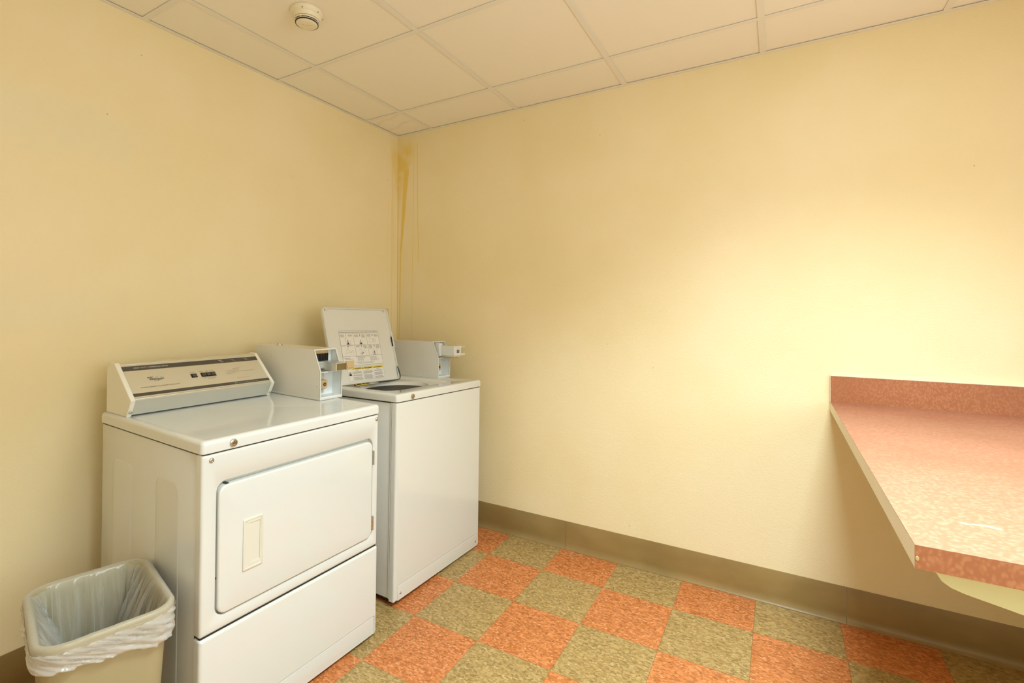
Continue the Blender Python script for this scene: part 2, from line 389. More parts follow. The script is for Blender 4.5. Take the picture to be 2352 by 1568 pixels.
# ------------------------------------------------------------------ the room
X0, Y0 = -3.08, -3.42           # far ends of the room (behind the camera)
def struct(name, mb, m, smooth=0):
    return mb.build(name, m, None, smooth, kind='structure')
struct('wall_left', MB().box(X0-.1, .1, 0, .1, -.02, H+.12), M_WALL_L)
struct('wall_right', MB().box(0, .1, Y0-.1, 0, -.02, H+.12), M_WALL_R)
struct('wall_rear', MB().box(X0-.1, X0, Y0-.1, 0, -.02, H+.12), M_WALL)
struct('wall_front', MB().box(X0, 0, Y0-.1, Y0, -.02, H+.12), M_WALL)
floor = struct('floor', MB().box(X0, 0, Y0, 0, -.03, -.003), M_GROUT)
T = .3048; tx0, ty0 = -.2654+T, -.8656+T*3
full = {}
def tile(x1, y1, kind):
    """tile whose far corner is (x1, y1); clipped to the room"""
    g = .0004; ax0, ax1, ay0, ay1 = x1-T+g, x1-g, y1-T+g, y1-g
    bx0, bx1, by0, by1 = max(ax0, X0), min(ax1, -.001), max(ay0, Y0), min(ay1, -.001)
    if bx1-bx0 < .01 or by1-by0 < .01: return
    cx, cy = x1-T/2, y1-T/2; m = M_ORANGE if kind else M_OLIVE
    isfull = abs(bx1-bx0-T+2*g) < 1e-6 and abs(by1-by0-T+2*g) < 1e-6
    if isfull and kind in full:
        o = bpy.data.objects.new('floor_tile', full[kind]); COL.objects.link(o); o.parent = floor
    else:
        o = MB().box(bx0-cx, bx1-cx, by0-cy, by1-cy, -.003, 0).build('floor_tile', m, floor, 0)
        if isfull: full[kind] = o.data
    o.location = (cx, cy, 0)
for i in range(-1, 11):
    for j in range(-3, 13):
        tile(-.2654-T*i, -.8656-T*j, (i+j) % 2 == 0)
# invented glowing window, added as fill in the unseen wall behind the camera
w1 = struct('fill_window_1', MB().box(-2.84, -1.06, Y0-.012, Y0+.006, .96, 2.28), mat('fill_pane', (.8, .8, .8), .3, emit=(.9, 1, 1), strength=1.2))
for x0, x1, z0, z1 in ((-2.90, -2.80, .92, 2.32), (-1.10, -1.0, .92, 2.32), (-2.80, -1.10, .92, .995), (-2.80, -1.10, 2.245, 2.32), (-1.975, -1.925, .995, 2.245)):
    MB().box(x0, x1, Y0+.0005, Y0+.03, z0, z1, .004, 1).build('fill_window_frame', M_WHITE, w1, 0)
# cove base
def cove(name, p0, p1, out):
    """vinyl cove base between two floor points; out = unit vector into the room"""
    p0, p1, out = Vector(p0), Vector(p1), Vector(out)
    prof = [(0, .1475), (.0025, .1475), (.0032, .146), (.0032, .037), (.0040, .029), (.0055, .021), (.0082, .0135), (.0115, .0075), (.0145, .004), (.0155, .0025), (.0155, 0), (0, 0)]
    mb = MB(); mb.loft([[q+out*a+Vector((0, 0, z)) for a, z in prof] for q in (p0, p1)])
    return mb
def base_run(name, pts, out):
    root = None
    for a, b in zip(pts, pts[1:]):
        a, b = Vector(a), Vector(b); d = (b-a).normalized()*.0005
        mb = cove(name, a+d, b-d, out)
        if root is None: root = mb.build(name, M_BASE, None, 30, kind='structure')
        else: mb.build('baseboard_length', M_BASE, root, 30)
base_run('baseboard_right', [(0, -.001, 0), (0, -1.1917, 0), (0, -2.4119, 0), (0, Y0, 0)], (-1, 0, 0))
base_run('baseboard_left', [(-.02, 0, 0), (-1.2, 0, 0), (-2.42, 0, 0), (X0, 0, 0)], (0, -1, 0))
base_run('baseboard_rear', [(X0, -.02, 0), (X0, -1.3, 0), (X0, Y0, 0)], (1, 0, 0))
base_run('baseboard_front', [(X0+.02, Y0, 0), (-1.5, Y0, 0), (-.02, Y0, 0)], (0, 1, 0))
# ceiling
ceil = struct('ceiling', MB().box(X0, 0, Y0, 0, H+.09, H+.12), M_CEIL)
G = .6096; gx = [-.3082-G*k for k in range(5)]; gy = [-.2848-G*k for k in range(6)]
TW = .012
XS = [0]+gx+[X0]; YS = [0]+gy+[Y0]
troff = {(1+1, 4), (1+2, 4)}
pm = {}
for i in range(len(XS)-1):
    for j in range(len(YS)-1):
        xa, xb, ya, yb = XS[i+1], XS[i], YS[j+1], YS[j]
        if (i, j) in troff or xb-xa < .03 or yb-ya < .03: continue
        cx, cy, wx, wy = (xa+xb)/2, (ya+yb)/2, (xb-xa)/2-.0035, (yb-ya)/2-.0035
        key = (round(wx, 3), round(wy, 3))
        mm = M_CEILS if (i, j) == (0, 0) else M_CEIL
        if key in pm and mm is M_CEIL:
            o = bpy.data.objects.new('ceiling_panel', pm[key]); COL.objects.link(o); o.parent = ceil
        else:
            o = MB().box(-wx, wx, -wy, wy, .0, .012).build('ceiling_panel', mm, ceil, 0)
            if mm is M_CEIL: pm[key] = o.data
        o.location = (cx, cy, H+.0035)
def tee(x0, x1, y0, y1, nm='ceiling_tee'):
    MB().box(x0, x1, y0, y1, H, H+.0014, .0004, 1).build(nm, M_TEE, ceil, 0)
for x in gx: tee(x-TW, x+TW, Y0, 0)
for j in range(len(YS)-2):
    for i in range(len(XS)-1):
        if i in (3,) and gy[j] in (): continue
        xa, xb = XS[i+1]+TW, XS[i]-TW
        if xb-xa > .02:
            if gy[j]: tee(xa+(0 if i < 5 else 0), xb, gy[j]-TW, gy[j]+TW, 'ceiling_cross_tee')
for x0, x1, y0, y1 in ((X0, 0, -.021, 0), (X0, 0, Y0, Y0+.021)):
    MB().box(x0, x1, y0, y1, H-.0015, H, .0004, 1).build('wall_angle', M_TEE, ceil, 0)
for x0, x1, y0, y1 in ((-.021, 0, Y0+.021, -.021), (X0, X0+.021, Y0+.021, -.021)):
    MB().box(x0, x1, y0, y1, H-.0015, H, .0004, 1).build('wall_angle', M_TEE, ceil, 0)
# recessed fluorescent troffers (behind the camera)
for k, yc in enumerate((gy[3]-G/2,)):
    r = empty('ceiling_light', ['recessed two by four fluorescent ceiling light above the counter end', 'unlit recessed two by four ceiling light at the rear of the room'][k], 'light', (-1.527, yc, H))
    mb = MB(); mb.loft([[Vector((a, b, z)) for a, b in rr(-w, w, -h, h, .002, 1)] for w, h, z in ((.603, .297, .02), (.603, .297, .0015), (.585, .28, .0015), (.585, .28, .004))], False, False)
    mb.build('light_frame', M_TEE, r, 30)
    MB().box(-.585, .585, -.28, .28, .004, .007).build('light_lens', M_LENS, r, 0)

# ------------------------------------------------------------------ counter
ZC = .9043; XF = -1.478; YL = -2.357; YR = Y0+.001
ct = empty('folding_counter', 'copper laminate wall counter with cream end and low backsplash', 'counter', (0, 0, 0))
o = MB().box(XF+.002, -.0005, YR, YL-.002, ZC-.0375, ZC-.0012).build('counter_core', M_ENDCAP, ct, 0)
MB().box(XF, -.0005, YR, YL, ZC-.0012, ZC).build('countertop', M_LAMTOP, ct, 0)
MB().box(XF, XF+.002, YR, YL, ZC-.0375, ZC-.0012).build('edge_strip', M_LAM, ct, 0)
mb = MB(); mb.prism([(XF+.0022, ZC-.0375), (-.0005, ZC-.0375), (-.0005, ZC-.0012), (XF+.0022, ZC-.0012)], 'y', YL-.002, YL)
mb.build('end_strip', M_ENDCAP, ct, 0, label='cream end strip of the counter')
mb = MB(); mb.loft([[Vector((XF-.0004-dx, YL-.0028+.0024*math.cos(a)*s, ZC-.021+.0042*math.sin(a)*s)) for a in [2*PI*k/10 for k in range(10)]] for dx, s in ((0, 1), (.0006, .8))])
mb.build('edge_chip', mat('bare_board', (.50, .38, .16), .7), ct, 0, label='small chipped spot at the front corner')
bs = MB().box(-.019, -.0005, YR, YL-.001, ZC, 1.011).build('backsplash', M_LAM, ct, 0)
MB().box(-.019, -.0005, YL-.001, YL, ZC, 1.011).build('backsplash_end', M_ENDCAP, bs, 0)
MB().box(-.0192, -.0004, YR, YL, 1.011, 1.0125).build('backsplash_cap', M_ENDCAP, bs, 0)
pts = [(-2.392, ZC-.0376), (-2.394, .845), (-2.400, .834), (-2.412, .826), (-2.43, .8205), (-2.52, .8035), (-2.9, .74), (YR, .60), (YR, ZC-.0376)]
MB().prism(pts, 'x', -1.425, -1.398).build('support_panel', M_APRON, ct, 20, label='pale green support panel under the counter')

# ------------------------------------------------------------------ smoke detector
sd = empty('smoke_detector', 'round ivory smoke detector on the ceiling panel', 'smoke detector', (-1.2326, -.6055, H+.0035))
def lathe(prof, n=56, c0=True, c1=True):
    return MB().loft([[Vector((r*math.cos(2*PI*k/n), r*math.sin(2*PI*k/n), z)) for k in range(n)] for r, z in prof], c0, c1)
lathe([(.054, 0), (.060, -.001), (.0615, -.006), (.060, -.013), (.0555, -.019), (.0535, -.0205)]).build('mounting_base', M_DET, sd, 30)
lathe([(.0535, -.019), (.052, -.022), (.049, -.031), (.047, -.0335), (.044, -.0335)]).build('housing', M_DET, sd, 30)
lathe([(.0425, -.030), (.0425, -.049), (.03, -.049)]).build('dark_chamber', M_DARK, sd, 30)
lathe([(.0400, -.0355), (.0462, -.0355), (.0450, -.0400), (.0400, -.0400)], c0=False, c1=False).build('vent_ring', M_DET, sd, 30)
lathe([(.030, -.0435), (.0430, -.0435), (.0418, -.047), (.036, -.0525), (.028, -.0545)]).build('cap', M_DET, sd, 30)
for k in range(8):
    a = 2*PI*k/8+.35
    mb = MB(); R_ = Matrix.Rotation(a, 4, 'Z'); mb.box(.0415, .0447, -.0012, .0012, -.0445, -.033)
    bmesh.ops.transform(mb.bm, matrix=R_, verts=mb.bm.verts); mb.build('vent_post', M_DET, sd, 0)
mb = MB(); mb.box(-.018, .006, -.0016, .0016, -.0549, -.0543); mb.box(-.030, -.024, -.0014, .0014, -.0549, -.0543)
bmesh.ops.transform(mb.bm, matrix=Matrix.Translation((.006, -.012, 0)) @ Matrix.Rotation(-.75, 4, 'Z'), verts=mb.bm.verts); mb.build('test_slot', M_UTIL, sd, 0)
for a in (-2.55, -.62, -1.5):
    MB().cyl((.0575*math.cos(a), .0575*math.sin(a), -.016), (.0583*math.cos(a), .0583*math.sin(a), -.0175), .0019, n=8).build('screw_hole', M_DARK, sd, 0)

# ------------------------------------------------------------------ shared: coin box
def coin_box(parent, x0, y0, zb, width, ydeep, style):
    """open-fronted steel box; y0 front bottom, slopes back at the top"""
    x1 = x0+width; kz = zb+.114; tz = zb+.2035; yt = y0+.042; yb = y0+ydeep; w = .0028
    prof = [(y0, zb+.008), (y0, kz), (yt, tz), (yb, tz), (yb, zb+.008)]
    root = MB().prism(prof, 'x', x0, x0+w).build('coin_box', M_BOX, parent, 0)
    root.data.materials.clear(); root.data.materials.append(M_BOX)
    MB().prism(prof, 'x', x1-w, x1).build('side_wall', M_BOX, root, 0)
    MB().box(x0+w, x1-w, yt, yb, tz-w, tz).build('top_plate', M_BOX, root, 0)
    MB().box(x0+w, x1-w, yb-w, yb, zb+.008, tz-w).build('rear_plate', M_BOX, root, 0)
    MB().box(x0-.001, x1+.001, y0-.002, yb, zb, zb+.008, .001, 1).build('base_flange', M_WHITE, root, 0)
    # front rim
    ri = .0045
    def rim(xa, xb):
        MB().prism([(y0-.0012, zb+.008), (y0-.0012, kz+.0005), (yt-.0012, tz+.0006), (yt+.006, tz+.0006), (yt+.003, tz-.004), (y0+.004, kz-.002), (y0+.004, zb+.008)], 'x', xa, xb).build('front_rim', M_WHITE, root, 0)
    rim(x0-.0006, x0+ri); rim(x1-ri, x1+.0006)
    MB().prism([(yt-.0012, tz+.0006), (yt+.006, tz+.0006), (yt+.004, tz-.004), (yt-.003, tz-.004)], 'x', x0+ri, x1-ri).build('front_rim', M_WHITE, root, 0)
    # liner and middle shelf
    yi = y0+.058
    MB().box(x0+w, x1-w, y0-.0008, yb-w, zb+.008, zb+.012).build('inner_floor', M_BOXIN, root, 0)
    MB().box(x0+w, x1-w, y0-.0008, yi+.02, kz-.003, kz+.001).build('middle_shelf', M_WHITE, root, 0)
    MB().box(x0+w, x1-w, yi, yi+.003, zb+.012, kz-.003).build('lower_back', M_BOXIN, root, 0)
    MB().box(x0+w, x1-w, yi+.012, yi+.015, kz+.001, tz-w).build('upper_back', M_BOXIN, root, 0)
    for xa, xb in ((x0+w, x0+w+.0006), (x1-w-.0006, x1-w)):
        MB().prism([(y0+.004, zb+.012), (y0+.004, kz-.002), (yt+.004, tz-.004), (yi, tz-.004), (yi, zb+.012)], 'x', xa, xb).build('inner_side', M_BOXIN, root, 0)
    MB().box(x0+.008, x0+.062, yi-.004, yi, zb+.020, zb+.106, .001, 1).build('lock_plate', M_STEEL, root, 0)
    lb = MB().box(x0+.014, x0+.044, yi-.020, yi-.004, zb+.042, zb+.082, .003, 2).build('lock_housing', M_STEEL, root, 30)
    cx, cz = x0+.038, zb+.060
    plate_y(MB(), [(cx-.016, cx+.016, cz-.019, cz+.019, .012, yi-.020), (cx-.016, cx+.016, cz-.019, cz+.019, .012, yi-.036), (cx-.0135, cx+.0135, cz-.0165, cz+.0165, .010, yi-.039)]).build('vault_lock', M_BRASS, root, 40)
    MB().cyl((cx, yi-.0385, cz), (cx, yi-.040, cz), .0072, n=20).build('key_hole', M_DARK, root, 40)
    MB().cyl((cx, yi-.0398, cz), (cx, yi-.0412, cz), .0030, n=12).build('key_pin', M_CHROME, root, 40)
    for dz in (.030, .098): screw(root, (x0+.054, yi-.004, zb+dz), .0052, m=M_STEEL)
    MB().cyl((x0+.066, y0+.002, zb+.0125), (x0+.066, y0+.0008, zb+.0125), .0012, n=8).build('rivet', M_DARK, root, 0)
    # fastener holes on the left side
    for (dy, dz) in ((.33, .158), (.30, .156), (.022, .055)):
        MB().cyl((x0-.0004, y0+dy, zb+dz), (x0+.0008, y0+dy, zb+dz), .0013, n=8).build('fastener_hole', M_DARK, root, 0)
    if style == 'dryer':
        # toothed coin gate
        MB().prism([(x0+.006, kz+.052), (x0+.082, kz+.052), (x0+.088, tz-.006), (x0+.006, tz-.006)], 'y', yi+.002, yi+.006).build('gate_plate', M_BRASS, root, 0)
        for k in range(9):
            xx = x0+.012+k*.0082
            MB().prism([(xx, kz+.040), (xx+.0030, kz+.040), (xx+.0044, kz+.070), (xx+.0010, kz+.070)], 'y', yi-.006, yi+.002).build('gate_tooth', M_DARK, root, 0)
        for k in range(3): screw(root, (x0+.016+.030*k, yi+.002, tz-.014), .0022, m=M_STEEL)
        MB().box(x0+.006, x0+.078, yi-.028, yi+.012, kz+.030, kz+.040, .001, 1).build('slide_guide', M_STEEL, root, 0)
        MB().box(x0+.007, x0+.056, yi-.024, yi-.002, kz+.010, kz+.030, .001, 1).build('slide_block', M_STEEL, root, 0)
        MB().box(x0+.018, x0+.026, yi-.028, yi-.022, kz+.004, kz+.012).build('guide_pin', M_BRASS, root, 0)
        # long coin chute pushed out to the front
        sl = MB().box(x0+.036, x0+.092, y0-.052, yi-.006, kz+.0345, kz+.0385, .0005, 1).build('coin_slide', M_STEEL, root, 0)
        MB().box(x0+.036, x0+.039, y0-.052, yi-.010, kz+.006, kz+.0345).build('slide_side', M_SILVER, root, 0)
        MB().box(x0+.039, x0+.092, y0-.050, y0-.047, kz+.008, kz+.0345).build('slide_face', mat('slide_brown', (.20, .145, .06), .45, metal=.3), root, 0)
        fp = MB().box(x0+.088, x0+.128, y0-.056, y0-.045, kz+.006, kz+.041, .001, 1).build('slide_handle', M_BRASS, root, 0, label='tan metal push handle of the coin slide')
        fr = frame((x0+.088, y0-.0562, kz+.006), (1, 0, 0), (0, 0, 1))
        lines('dashed_mark', fr, [(.004+.006*k, .0075+.006*k, .006, .0072) for k in range(5)]+[(.002, .0032, .008, .018)], M_TXTK, root)
        # round lock cap on the top of the box
        MB().cyl((x0+.048, yb-.11, tz), (x0+.048, yb-.11, tz+.004), .015, .013).build('top_cap', M_STEEL, root, 40)
        MB().cyl((x0+.048, yb-.11, tz+.004), (x0+.048, yb-.11, tz+.010), .009, .008).build('top_cap_nut', M_BRASS, root, 40)
    else:
        MB().box(x0+.020, x0+.050, yi-.052, yi-.006, kz+.006, kz+.082, .006, 3).build('slide_collar', M_WHITE, root, 30)
        MB().box(x0+.046, x0+.052, yi-.050, yi-.004, kz+.004, kz+.070).build('collar_gap', M_DARK, root, 0)
        sl = MB().box(x0+.034, x0+.102, y0-.085, yi-.012, kz+.014, kz+.068, .0015, 1).build('coin_slide', M_WHITE, root, 0)
        MB().box(x0+.036, x0+.100, y0-.082, yi-.014, kz+.008, kz+.014).build('slide_rail', M_SILVER, root, 0)
        MB().box(x0+.040, x0+.096, y0-.070, yi-.014, kz-.001, kz+.008).build('slide_tongue', M_BRASS, root, 0)
        MB().box(x0+.058, x0+.080, y0-.0862, y0-.0848, kz+.030, kz+.046).build('counter_window', M_DARK, root, 0)
        for k in range(2):
            MB().box(x0+.0600+.010*k, x0+.0675+.010*k, y0-.0866, y0-.0860, kz+.033, kz+.043).build('counter_digit', M_GREY, root, 0)
        MB().box(x0+.100, x0+.142, y0-.082, y0-.074, kz+.058, kz+.064, .001, 1).build('slide_prong', M_WHITE, root, 0)
        MB().box(x0+.100, x0+.144, y0-.082, y0-.055, kz+.014, kz+.026, .001, 1).build('slide_prong', M_WHITE, root, 0)
    return root

def pose(o, yaw, tx, ty):
    c, s = math.cos, math.sin
    M = Matrix.Rotation(yaw, 4, 'Z') @ Matrix.Rotation(tx, 4, 'X') @ Matrix.Rotation(ty, 4, 'Y')
    return Matrix.Translation(o) @ M

# ------------------------------------------------------------------ dryer
W, D, HD, LT = .676, .672, .8955, .036
dr = empty('clothes_dryer', 'white coin dryer with wide front door and metal control panel, beside the bin', 'dryer', mw=pose((-1.7278, -.7865, .0102), -.0395, .0105, 0))
# cabinet with stamped ribs in its left side
mb = MB().box(.004, W-.004, .0305, D, .012, HD-LT-.003, .004, 2)
mb.build('cabinet', M_WHITE, dr, 30)
for ya, yb_ in ((.4393, .5819), (.1306, .2724)):
    zt = .752
    mb = MB()
    def lp(i, x): return [Vector((x, a, b)) for a, b in rr(ya+i, yb_-i, .05+i, zt-i, .03-i*.6)]
    mb.loft([lp(0, .0045), lp(.0015, .0030), lp(.005, .0026)]); mb.build('stamped_rib', M_WHITE, dr, 40)
MB().box(.0015, .0045, .0295, .0312, .014, HD-LT-.004).build('front_seam', M_DARK, dr, 0)
for sx in (.06, W-.06):
    for sy in (.07, D-.07):
        MB().cyl((sx, sy, -.009), (sx, sy, .014), .018, .014).build('foot', M_RUBBER, dr, 40)
# front panel with recess
st = rounded_front(0, W, .3465, HD-LT-.003, .006, .0295, 0, .009)
rx0, rx1, rz0, rz1 = .0425, .6475, .386, .7715
st += [(rx0-.003, rx1+.003, rz0-.003, rz1+.003, .030, 0), (rx0, rx1, rz0, rz1, .028, .0025), (rx0+.001, rx1-.001, rz0+.001, rz1-.001, .027, .018)]
plate_y(MB(), st).build('front_panel', M_WHITE, dr, 40)
# door
dx0, dx1, dz0, dz1 = .0465, .6405, .3905, .7600
hx0, hx1, hz0, hz1 = .1185, .1825, .4865, .6400
st = rounded_front(dx0, dx1, dz0, dz1, .026, .0165, -.0065, .006)
st += [(hx0+.004, hx1-.004, hz0+.004, hz1-.004, .002, -.0065), (hx0+.004, hx1-.004, hz0+.004, hz1-.004, .002, .022)]
door = plate_y(MB(), st).build('door', M_WHITE, dr, 40)
mb = MB()
yf = -.0065
mb.loft([[Vector((a, y, b)) for a, b in rr(x0, x1, z0, z1, r, 3)] for x0, x1, z0, z1, r, y in (
    (hx0, hx1, hz0, hz1, .004, yf), (hx0, hx1, hz0, hz1, .004, yf-.0025), (hx0+.0015, hx1-.0015, hz0+.0015, hz1-.0015, .003, yf-.0035),
    (hx0+.006, hx1-.006, hz0+.006, hz1-.006, .002, yf-.0035), (hx0+.0072, hx1-.0072, hz0+.0072, hz1-.0072, .002, yf-.0022), (.1395, .1725, .5045, .6245, .002, yf-.0022),
    (.1395, .1725, .5045, .6245, .002, yf-.0015), (.152, .1715, .5065, .6225, .002, yf+.026))])
mb.build('door_handle', M_HANDLE, door, 40, label='ivory recessed door handle')
for za, zb_ in ((.668, .722), (.416, .470)):
    h = MB().box(.6390, .6455, -.0070, .0040, za, zb_).build('hinge', M_CHROME, dr, 0)
    for k in range(3):
        z = za+(zb_-za)*(k/3); MB().cyl((.6425, -.0085, z+.001), (.6425, -.0085, z+(zb_-za)/3-.001), .0032, n=12).build('hinge_knuckle', M_CHROME, h, 40)
for xx in (.068,):
    MB().box(xx, xx+.008, -.001, .016, .7602, .7632).build('door_bumper', M_RUBBER, dr, 0)
MB().cyl((.0464, .006, .496), (.0459, .006, .496), .003, n=12).build('catch_hole', M_DARK, door, 0)
for sx in (.0263, .6643): screw(dr, (sx, 0, .8390), .0072)
# lower panel with stamped kick line
st = rounded_front(-.001, W+.001, .004, .3410, .006, .0295, -.002, .009)
st += [(.0140, .6655, .0060, .0750, .004, -.002), (.0148, .6647, .0068, .0742, .004, .0025), (.0166, .6629, .0086, .0724, .004, .0025), (.0175, .6620, .0095, .0715, .003, -.0015), (.019, .6605, .011, .070, .003, -.0018)]
plate_y(MB(), st).build('lower_panel', M_WHITE, dr, 40)
MB().box(.004, W-.004, .006, .028, .3375, .350).build('panel_gap', M_DARK, dr, 0)
MB().box(.004, W-.004, .004, D-.004, HD-LT-.006, HD-LT+.004).build('lid_gap', M_DARK, dr, 0)
# top
st = []
for k in range(7):
    t_ = k/6*PI/2; i = .012*(1-math.cos(t_)); st.append((-.003+i, W+.003-i, -.004+i, D+.002-i, max(.014-i*.8, .002), HD-.012+.012*math.sin(t_)))
st = [(-.001, W+.001, -.002, D, .012, HD-LT), (-.003, W+.003, -.004, D+.002, .014, HD-LT+.002)]+st
st += [(.016, W-.016, .016, D-.016, .010, HD), (.024, W-.024, .024, D-.024, .010, HD-.0012)]
plate_z(MB(), st).build('top_panel', M_WHITE, dr, 40)
barrel_lock(dr, (.0868, -.004, .8765), .0115)
# control console
pr = [(.508, HD), (.4744, .953), (.606, 1.0688), (.640, 1.0700), (.6570, 1.062), (.6657, 1.045), (.6657, HD)]
def inset(p, d):
    cy = sum(a for a, b in p)/len(p); cz = sum(b for a, b in p)/len(p); out = []
    n = len(p)
    for i in range(n):
        a = Vector(p[i-1]); b = Vector(p[i]); c = Vector(p[(i+1) % n])
        e1 = (b-a).normalized(); e2 = (c-b).normalized(); n1 = Vector((-e1.y, e1.x)); n2 = Vector((-e2.y, e2.x))
        if (Vector((cy, cz))-b).dot(n1+n2) < 0: n1, n2 = -n1, -n2
        m_ = (n1+n2); m_ = m_/max(.3, (1+n1.dot(n2))); out.append(tuple(b+m_*d))
    return out
CX0, CX1 = .012, .5410
body = [(a, max(b, HD)) for a, b in inset(pr, .0045)]
con = MB().prism(body, 'x', CX0+.010, CX1-.010).build('control_console', M_SILVER, dr, 0)
for xa, xb in ((CX0, CX0+.015), (CX1-.0135, CX1)):
    mb = MB(); b_ = .0018
    ins = [(a, max(b, HD)) for a, b in inset(pr, b_)]
    mb.loft([[Vector((x, a, b)) for a, b in P] for x, P in ((xa, ins), (xa+b_, pr), (xb-b_, pr), (xb, ins))])
    ec = mb.build('console_end_cap', M_PLAST, con, 0)
nx = Vector((0, .1316, .1158)).normalized(); nn_ = Vector((1, 0, 0)).cross(nx)   # outward normal
org = Vector((0, .4744, .953)) - nn_*.0036
F = frame(org, (1, 0, 0), nx)
def face_plate(name, u0, u1, v0, v1, z0, z1, m, parent=con, r=.0005):
    mb = MB(); mb.loft([[Vector((a, b, z)) for a, b in rr(u0, u1, v0, v1, r, 2)] for z in (z0, z1)]); return mb.build(name, m, parent, 0, mw=F)
face_plate('face_panel', CX0+.0145, CX1-.013, .013, .1655, -.001, .0006, M_BRUSH)
F = frame(org+nn_*.0007, (1, 0, 0), nx)
face_plate('dark_band', CX0+.0145, CX1-.013, .1372, .1590, 0, .0004, M_BAND)
face_plate('dark_band', CX0+.0145, CX1-.013, .0190, .0325, 0, .0004, M_BAND)
# rolled top and lower lips
F2 = frame(org, (1, 0, 0), nx)
for v_, r_ in ((.0085, .0035), (.1685, .0030)):
    p = org+nx*v_; MB().cyl(p+Vector((CX0+.0145, 0, 0)), p+Vector((CX1-.013, 0, 0)), r_, n=12).build('trim_roll', M_SILVER, con, 40)
L = lambda *a, **k: lettering(*a, parent=con, **k)
L('HEAVY DUTY COMMERCIAL DRYER', F, .0630, .1458, .0058, M_TXTW, width=.1115, bold=.008)
L('WORLD LEADER IN LAUNDRY PRODUCTS', F, .0577, .0535, .0042, M_TXTK, width=.128)
L('Whirlpool', F, .0945, .0850, .0105, M_TXTK, width=.047, bold=.012)
el = []
for k in range(41):
    a = .55+k/40*2*PI*.93; u_ = .014*math.cos(a); v_ = .0085*math.sin(a)
    ca, sa = math.cos(.75), math.sin(.75); el.append((.1225+u_*ca*1.15-v_*sa, .0905+u_*sa+v_*ca))
stroke(F, [el], .0006, M_TXTK, con, 'logo_swirl')
stroke(F, [[(.0915, .1000), (.1100, .1000)], [(.0915, .0985), (.0960, .0965)], [(.1000, .0990), (.1050, .0965)]], .0014, M_TXTK, con, 'logo_mark')
def button(u0, u1, v0, v1):
    b_ = face_plate('button_bezel', u0, u1, v0, v1, 0, .0012, M_DARK, r=.001)
    return b_
b_ = button(.2345, .2565, .0765, .0950)
def bt(u0, u1, m=M_BAND):
    mb = MB(); mb.loft([[Vector((a, b, z)) for a, b in rr(u0+i, u1-i, .0785+i, .0895-i, .0008, 2)] for z, i in ((.001, 0), (.0045, .0004), (.0052, .0014))])
    return mb.build('push_button', m, con, 0, mw=F)
bt(.2385, .2545)
b_ = button(.2710, .3265, .0750, .0952)
for k in range(3): bt(.2745+.0172*k, .2895+.0172*k)
L('PUSH TO', F, .2350, .1030, .0022, M_TXTK, width=.018); L('START', F, .2380, .0985, .0022, M_TXTK, width=.012)
for u_, a, b in ((.2700, 'REGULAR', 'HEAVY'), (.2920, 'PERM.', 'PRESS'), (.3090, 'KNITS', 'DELICATE')):
    L(a, F, u_, .1035, .0023, M_TXTK, width=.0145); L(b, F, u_+.001, .0990, .0023, M_TXTK, width=.0125)
for u_, a in ((.2765, 'HIGH'), (.2920, 'MEDIUM'), (.3125, 'LOW')): L(a, F, u_, .0690, .0020, M_TXTK, width=.010 if a != 'MEDIUM' else .015)
L('DRY TEMPS', F, .2885, .0625, .0030, M_TXTK, width=.027)
L('INSTRUCTIONS', F, .4020, .1010, .0026, M_TXTK, width=.028)
L('1.  Select dry temperature.', F, .3660, .0925, .0026, M_TXTK, width=.058)
L('2.  Start the dryer. Insert coins then push button and hold.', F, .3660, .0845, .0026, M_TXTK, width=.118)
L('3.  Press start button.', F, .3660, .0765, .0026, M_TXTK, width=.038)
L('Do not overload', F, .4015, .0490, .0036, M_TXTO, width=.048)
L('Machine will not operate when door is open.', F, .3800, .0238, .0036, M_TXTW, width=.0985, bold=.01)
for u_, a, b in ((.3640, 'Regular', 'Heavy'), (.4140, 'Permanent', 'Press'), (.4700, 'Knits', 'Delicates')):
    L(a, F, u_, .1515, .0028, M_TXTW, width=.0145, bold=.02); L(b, F, u_+.004, .1425, .0028, M_TXTW, width=.014, bold=.02)
    lines('indicator', F, [(u_+.0055, u_+.0080, .1470, .1492)], M_TXTO, con, .0006)
for sx in (CX0+.0075, CX1-.0068): screw(con, (sx, .4965, HD+.016), .0052, d=Vector((0, -.86, -.5)).normalized())
coin_box(dr, .5845, .2385, HD, .1120, .452, 'dryer')

# ------------------------------------------------------------------ washer
W, D, HW, LT = .676, .66, .8905, .0345
wa = empty('washing_machine', 'white top-loading coin washer with its lid standing open, in the corner', 'washer', mw=pose((-.8881, -.7598, .0201), -.0166, -.0054, .0229))
MB().box(.004, W-.004, .0305, D, .012, HW-LT-.003, .004, 2).build('cabinet', M_WHITE2, wa, 30)
MB().box(.0005, .0042, .0312, .0365, .014, HW-LT-.004, .001, 1).build('cabinet_flange', M_WHITE, wa, 0)
MB().box(.0015, .0045, .0280, .0312, .014, HW-LT-.004).build('front_seam', M_DARK, wa, 0)
MB().box(.02, W-.02, .04, D-.02, -.006, .012).build('base_pan', M_DARK, wa, 0)
for sx in (.045, W-.06):
    for sy in (.045, D-.07):
        f_ = MB().cyl((sx, sy, -.0175 if sx < .1 else -.010), (sx, sy, .014), .010).build('foot', M_CHROME, wa, 40)
        MB().cyl((sx, sy, -.0185 if sx < .1 else -.012), (sx, sy, -.008), .019, .015).build('foot_pad', M_RUBBER, f_, 40)
st = rounded_front(0, W, .002, HW-LT-.003, .006, .0285, 0, .009)
st += [(.0223, .6640, .0035, .0700, .006, 0), (.0230, .6633, .0042, .0693, .006, .0040), (.0246, .6617, .0058, .0677, .005, .0040), (.0256, .6607, .0068, .0667, .004, .0006), (.027, .6593, .008, .0653, .004, .0003)]
